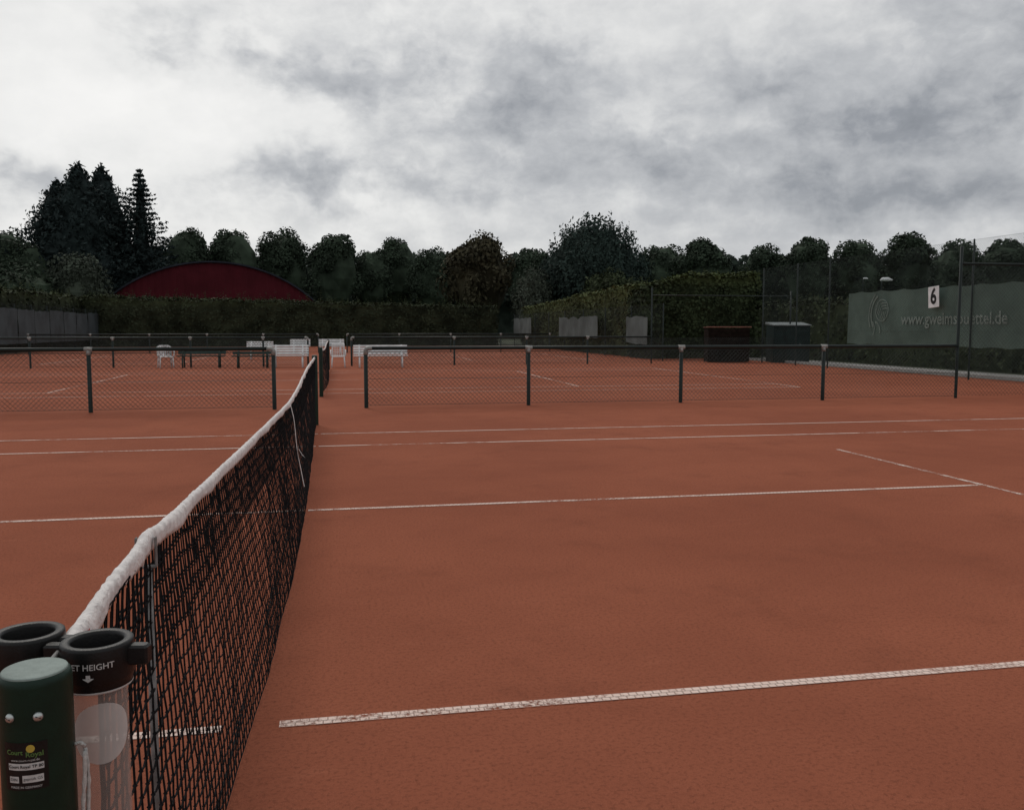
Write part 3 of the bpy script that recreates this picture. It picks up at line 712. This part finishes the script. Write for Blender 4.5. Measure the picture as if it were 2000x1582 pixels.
def place_tree(name, label, cat, px, d, crown, trunk, sxy, sz, rz, group=None):
    x, y = at(px, d); t = thing(name, label, cat, (x, y, 0), rz, group); t.scale = (sxy, sxy, sz)
    for nm, me in (('crown', crown), ('trunk', trunk)):
        o = D.objects.new(nm, me); COL.objects.link(o); o.parent = t
    return t
lind = [round_crown('linden_crown', 11+i, 3.2, 4.9, 7.8, 32, 12000, .18, .36, 'linden') for i in range(4)]
ltr = [trunk_mesh('linden_trunk', 13, .25, 8, 2.4, i) for i in range(2)]
row = [(370,437,112,'first round tree right of the pointed conifer'),(465,445,112,'round tree above the left half of the red hall'),(558,445,116,'round tree above the right half of the red hall'),
 (655,452,116,'round tree just right of the red hall'),(728,479,90,'low round tree in the dip right of the red hall'),(783,461,98,'pointed-topped round tree left of the russet tree'),(845,481,92,'small round tree touching the russet tree'),
 (1030,480,100,'dark tree between russet tree and big feathery tree'),(1292,470,105,'round tree on the right flank of the feathery tree'),(1375,463,132,'broad round tree behind the hedge block'),(1487,475,112,'lower round tree right of the hedge block top'),
 (1570,457,110,'third round tree from the feathery tree, behind the far fence posts'),(1668,460,114,'round tree behind the left end of the windscreen'),(1765,452,120,'tallest round tree above the windscreen emblem'),(1862,466,112,'round tree behind the tall fence post'),(1955,461,126,'round tree at the right edge of the row'),(2060,462,120,'round tree at the far right beyond the fence mesh')]
G = 'dark trees in the row beyond the courts'
for i, (px, py, wd, lab) in enumerate(row):
    d = 110 + (i*37 % 11) - 4
    place_tree('round_tree', lab, 'tree', px, d, lind[i % 4], ltr[i % 2], wd*d/F/6.7, zt(py, d)/12.9, i*1.7, G)
d = 84; place_tree('russet_tree', 'broad russet-tinged tree right of centre in the tree row', 'tree', 937, d, round_crown('russet_crown', 31, 3.3, 4.0, 5.2, 40, 12000, .17, .34, 'brown_leaf'), trunk_mesh('russet_trunk', 9, .22, 5, 2.6, 5), 152*d/F/7.0, zt(452, d)/9.4, .4)
def feathery(name, seed, h, spread, n, m, sz, body):
    global rng; rng = np.random.default_rng(seed); P = []; Nn = []; S = []
    for k in range(n):
        a = rng.uniform(0, 6.283); e = spread*math.sqrt(rng.uniform(.0, 1)); top = h*(1 - .40*(e/spread)**2.4)*(.93 + .09*mn.noise(Vector((math.cos(a)*e*.9, math.sin(a)*e*.9, seed))))*rng.uniform(.86, 1.03); z0 = rng.uniform(.10, .55)*top
        for t in np.linspace(0, 1, 28):
            rr = e*(.6 + .4*t) + .15*t*t; p = np.array([math.cos(a)*rr, math.sin(a)*rr, lerp(z0, top, t)]) + rng.normal(0, .24*(1-.7*t) + .02, 3)
            P.append(p); Nn.append([math.cos(a), math.sin(a), .3]); S.append(rng.uniform(.6, 1.3)*sz*(1-.35*t))
    return leaf_mesh(name, P, Nn, S, blob_core(spread*.70, h*.36, h*body, seed, .35), m, .5)
d = 80; place_tree('feathery_tree', 'large feathery dark tree standing tallest right of centre', 'tree', 1160, d, feathery('feathery_crown', 5, 11.5, 5.0, 1250, 'loose', .25, .46), trunk_mesh('feathery_trunk', 9, .3, 5, 3, 8), 1.0, zt(414, d)/11.3, .3)
d = 78; place_tree('grey_shrub_tree', 'small grey-green loose tree between russet and feathery trees', 'tree', 1040, d, feathery('grey_crown', 6, 6.5, 1.9, 200, 'grey_leaf', .18, .4), trunk_mesh('grey_trunk', 5, .12, 3, 1.2, 9), 1.0, zt(508, d)/6.4, .3)
d = 74; place_tree('bushy_tree', 'low yellowish bush peeping over the ivy hedge', 'bush', 1195, d, round_crown('bush_crown', 41, 2.7, 2.4, 3.2, 26, 6000, .14, .38, 'shrub'), trunk_mesh('bush_trunk', 5, .12, 3, 1.6, 12), 1.05, zt(533, d)/5.6, 0)
def conifer(name, seed, h, rb, nl, m, ex, sz, gap, corek, lump):
    # whorls of drooping boughs that turn up at their tips; lump varies the bough length round the tree
    global rng; rng = np.random.default_rng(seed); P = []; Nn = []; S = []
    for i in range(nl):
        t = lerp(.22, 1, i/(nl-1)); z = h*t*.985; nb = int(9 + 9*(1-t)); a0 = rng.uniform(0, 6.28); lev = rng.uniform(.82, 1.14)
        for b in range(nb):
            a = a0 + 6.283*b/nb + rng.normal(0, .15)
            ln = (rb*(1-t)**ex*lev + .12)*rng.uniform(.76, 1.08)*(1 + lump*mn.noise(Vector((math.cos(a)*1.3, math.sin(a)*1.3, z*.45 + seed))))
            for s in np.linspace(.2, 1, int(5 + ln*7)):
                rr = ln*s; zz_ = z - .22*ln*s + .22*ln*s*s + rng.normal(0, gap); wv = .20*(1-s*.5)
                P.append([math.cos(a)*rr + rng.normal(0, wv), math.sin(a)*rr + rng.normal(0, wv), zz_]); Nn.append(rng.normal(0, 1, 3)); S.append(rng.uniform(.6, 1.35)*sz*(1-.25*s))
    vs = []; nu = 12
    for j in range(14):
        t = lerp(.1, .95, j/13)
        for i in range(nu):
            a = 6.283*i/nu; r_ = rb*corek*(1-t)**ex*(1 + lump*mn.noise(Vector((math.cos(a)*1.3, math.sin(a)*1.3, h*t*.45 + seed)))); vs.append((math.cos(a)*r_, math.sin(a)*r_, h*t))
    fs = [(j*nu+i, j*nu+(i+1) % nu, (j+1)*nu+(i+1) % nu, (j+1)*nu+i) for j in range(13) for i in range(nu)]
    return leaf_mesh(name, P, Nn, S, (vs, fs), m, .45)
cA = conifer('conifer_crown', 3, 18, 8.4, 40, 'conifer', .68, .30, .16, .55, .5); cB = conifer('conifer_crown', 4, 18, 7.4, 30, 'conifer', .88, .25, .06, .22, .35); ctr = trunk_mesh('conifer_trunk', 16, .3, 8, 1.5, 3)
for px, py, wk, me, d, lab, rz in ((167,326,1.05,cA,92,'massive dark conifer, tallest of the left group',1),(126,358,.92,cA,96,'dark conifer forming the left shoulder of the massive one',2.3),(212,330,.92,cA,97,'dark conifer between the massive and the pointed one',.5),(285,336,1.0,cB,95,'pointed airy conifer standing free on the right of the group',3)):
    place_tree('conifer_tree', lab, 'conifer', px, d, me, ctr, wk, zt(py, d)/18.0, rz, 'conifers left of the hall')
for px, py, wd, mi, lab, d in ((15,440,150,0,'broad dark tree at the left picture edge',88),(65,470,100,1,'dark tree in front of the conifers, near the left edge',88),(235,478,120,2,'dark broadleaf tree at the foot of the pointed conifer',106),(312,478,110,3,'dark broadleaf tree between pointed conifer and red hall',108)):
    place_tree('round_tree', lab, 'tree', px, d, lind[mi], ltr[0], wd*d/F/6.7, zt(py, d)/12.9, px, G)
d = 82; place_tree('bushy_tree', 'paler green bush left of the red hall', 'bush', 158, d, round_crown('bush_crown', 43, 3.0, 2.6, 4.6, 26, 6500, .16, .36, 'grey_leaf'), trunk_mesh('bush_trunk', 5, .12, 3, 1.6, 14), .95, zt(503, d)/7.3, 0)
d = 80; place_tree('bushy_tree', 'low dark bush under the left edge tree', 'bush', 45, d, round_crown('bush_crown', 44, 3.2, 2.4, 3.6, 26, 6500, .16, .36, 'linden'), trunk_mesh('bush_trunk', 5, .12, 3, 1.6, 15), 1.3, zt(520, d)/6.1, 0)
P = []; Nn = []; S = []; rng = np.random.default_rng(77); vs = []
for i in range(15000):
    px = rng.uniform(-350, 2400); d = rng.uniform(124, 130); x, y = at(px, d); top = zt(505 + 14*mn.noise(Vector((px*.012, 0, 0))) + 12*mn.noise(Vector((px*.04, 3, 0))), 127); z = top*rng.uniform(.25, 1)**.6
    P.append([x, y, z + rng.normal(0, .2)]); Nn.append([-SN, -CS, .5]); S.append(rng.uniform(.35, .7))
for i in range(121):
    px = -400 + 2850*i/120; x, y = at(px, 129); vs += [(x, y, 0), (x, y, zt(518 + 14*mn.noise(Vector((px*.012, 0, 0))), 127))]
fs = [(2*i, 2*i+2, 2*i+3, 2*i+1) for i in range(120)]
me = leaf_mesh('woodland', P, Nn, S, (vs, fs), 'wood'); o = D.objects.new('woodland', me); COL.objects.link(o); tag(o, 'dark band of woodland closing the view behind the trees', 'woodland', kind='stuff')

def hedge(label, x0, x1, y0, y1, hf, dens, size, m, shoots, jag=.12, seed=1, tip=.22):
    global rng; rng = np.random.default_rng(seed); P = []; Nn = []; S = []
    def hh(x, y): return hf(x, y) + jag*1.6*mn.noise(Vector((x*.5, y*.5, seed))) + jag*mn.noise(Vector((x*1.7, y*1.7, seed)))
    LX, LY = x1-x0, y1-y0; hm = hf((x0+x1)/2, (y0+y1)/2)
    for face, area in (('f', LX*hm), ('b', LX*hm*.3), ('l', LY*hm), ('r', LY*hm*.6), ('t', LX*LY)):
        for _ in range(int(area*dens*(1.6 if face == 't' else 1))):
            u, v = rng.uniform(0, 1), rng.uniform(0, 1)
            if face in 'fb': x, y = lerp(x0, x1, u), (y0 if face == 'f' else y1); n = (0, -1 if face == 'f' else 1, .3)
            elif face in 'lr': x, y = (x0 if face == 'l' else x1), lerp(y0, y1, u); n = (-1 if face == 'l' else 1, 0, .3)
            else: x, y = lerp(x0, x1, u), lerp(y0, y1, v); n = (0, 0, 1)
            h = hh(x, y); z = h if face == 't' else h*v
            bulge = .20*mn.noise(Vector((x*1.1, y*1.1, z*1.3))) + rng.normal(0, .05) - (.25*max(0, z/h-.88)/.12 if face != 't' else 0)
            P.append([x+n[0]*bulge, y+n[1]*bulge, z + (rng.normal(0, .07) if face == 't' else 0)]); Nn.append(n); S.append(size*rng.uniform(.6, 1.3))
    for _ in range(int(LX*LY*shoots)):
        x, y = rng.uniform(x0+.1, x1-.1), rng.uniform(y0+.1, y1-.1); h = hh(x, y); ln = min(.9, rng.exponential(tip))
        for t in np.linspace(0, 1, 6): P.append([x+rng.normal(0, .05), y+rng.normal(0, .05), h+ln*t]); Nn.append(rng.normal(0, 1, 3)); S.append(size*.75*(1-.4*t))
    vs = []; fs = []; i_ = .2; nx, ny = max(2, int(LX/1.2)), max(2, int(LY/1.2))
    for a in range(nx+1):
        for b in range(ny+1):
            x, y = lerp(x0+i_, x1-i_, a/nx), lerp(y0+i_, y1-i_, b/ny); vs.append((x, y, hh(x, y)-.14))
    fs = [(a*(ny+1)+b, (a+1)*(ny+1)+b, (a+1)*(ny+1)+b+1, a*(ny+1)+b+1) for a in range(nx) for b in range(ny)]
    per = [a*(ny+1) for a in range(nx+1)] + [nx*(ny+1)+b for b in range(1, ny+1)] + [a*(ny+1)+ny for a in range(nx-1, -1, -1)] + [b for b in range(ny-1, 0, -1)]
    o = len(vs); vs += [(vs[k][0], vs[k][1], 0) for k in per]; n = len(per)
    fs += [(per[k], o+k, o+(k+1) % n, per[(k+1) % n]) for k in range(n)]
    me = leaf_mesh('hedge', P, Nn, S, (vs, fs), m); ob = D.objects.new('hedge', me); COL.objects.link(ob); tag(ob, label, 'hedge'); return ob
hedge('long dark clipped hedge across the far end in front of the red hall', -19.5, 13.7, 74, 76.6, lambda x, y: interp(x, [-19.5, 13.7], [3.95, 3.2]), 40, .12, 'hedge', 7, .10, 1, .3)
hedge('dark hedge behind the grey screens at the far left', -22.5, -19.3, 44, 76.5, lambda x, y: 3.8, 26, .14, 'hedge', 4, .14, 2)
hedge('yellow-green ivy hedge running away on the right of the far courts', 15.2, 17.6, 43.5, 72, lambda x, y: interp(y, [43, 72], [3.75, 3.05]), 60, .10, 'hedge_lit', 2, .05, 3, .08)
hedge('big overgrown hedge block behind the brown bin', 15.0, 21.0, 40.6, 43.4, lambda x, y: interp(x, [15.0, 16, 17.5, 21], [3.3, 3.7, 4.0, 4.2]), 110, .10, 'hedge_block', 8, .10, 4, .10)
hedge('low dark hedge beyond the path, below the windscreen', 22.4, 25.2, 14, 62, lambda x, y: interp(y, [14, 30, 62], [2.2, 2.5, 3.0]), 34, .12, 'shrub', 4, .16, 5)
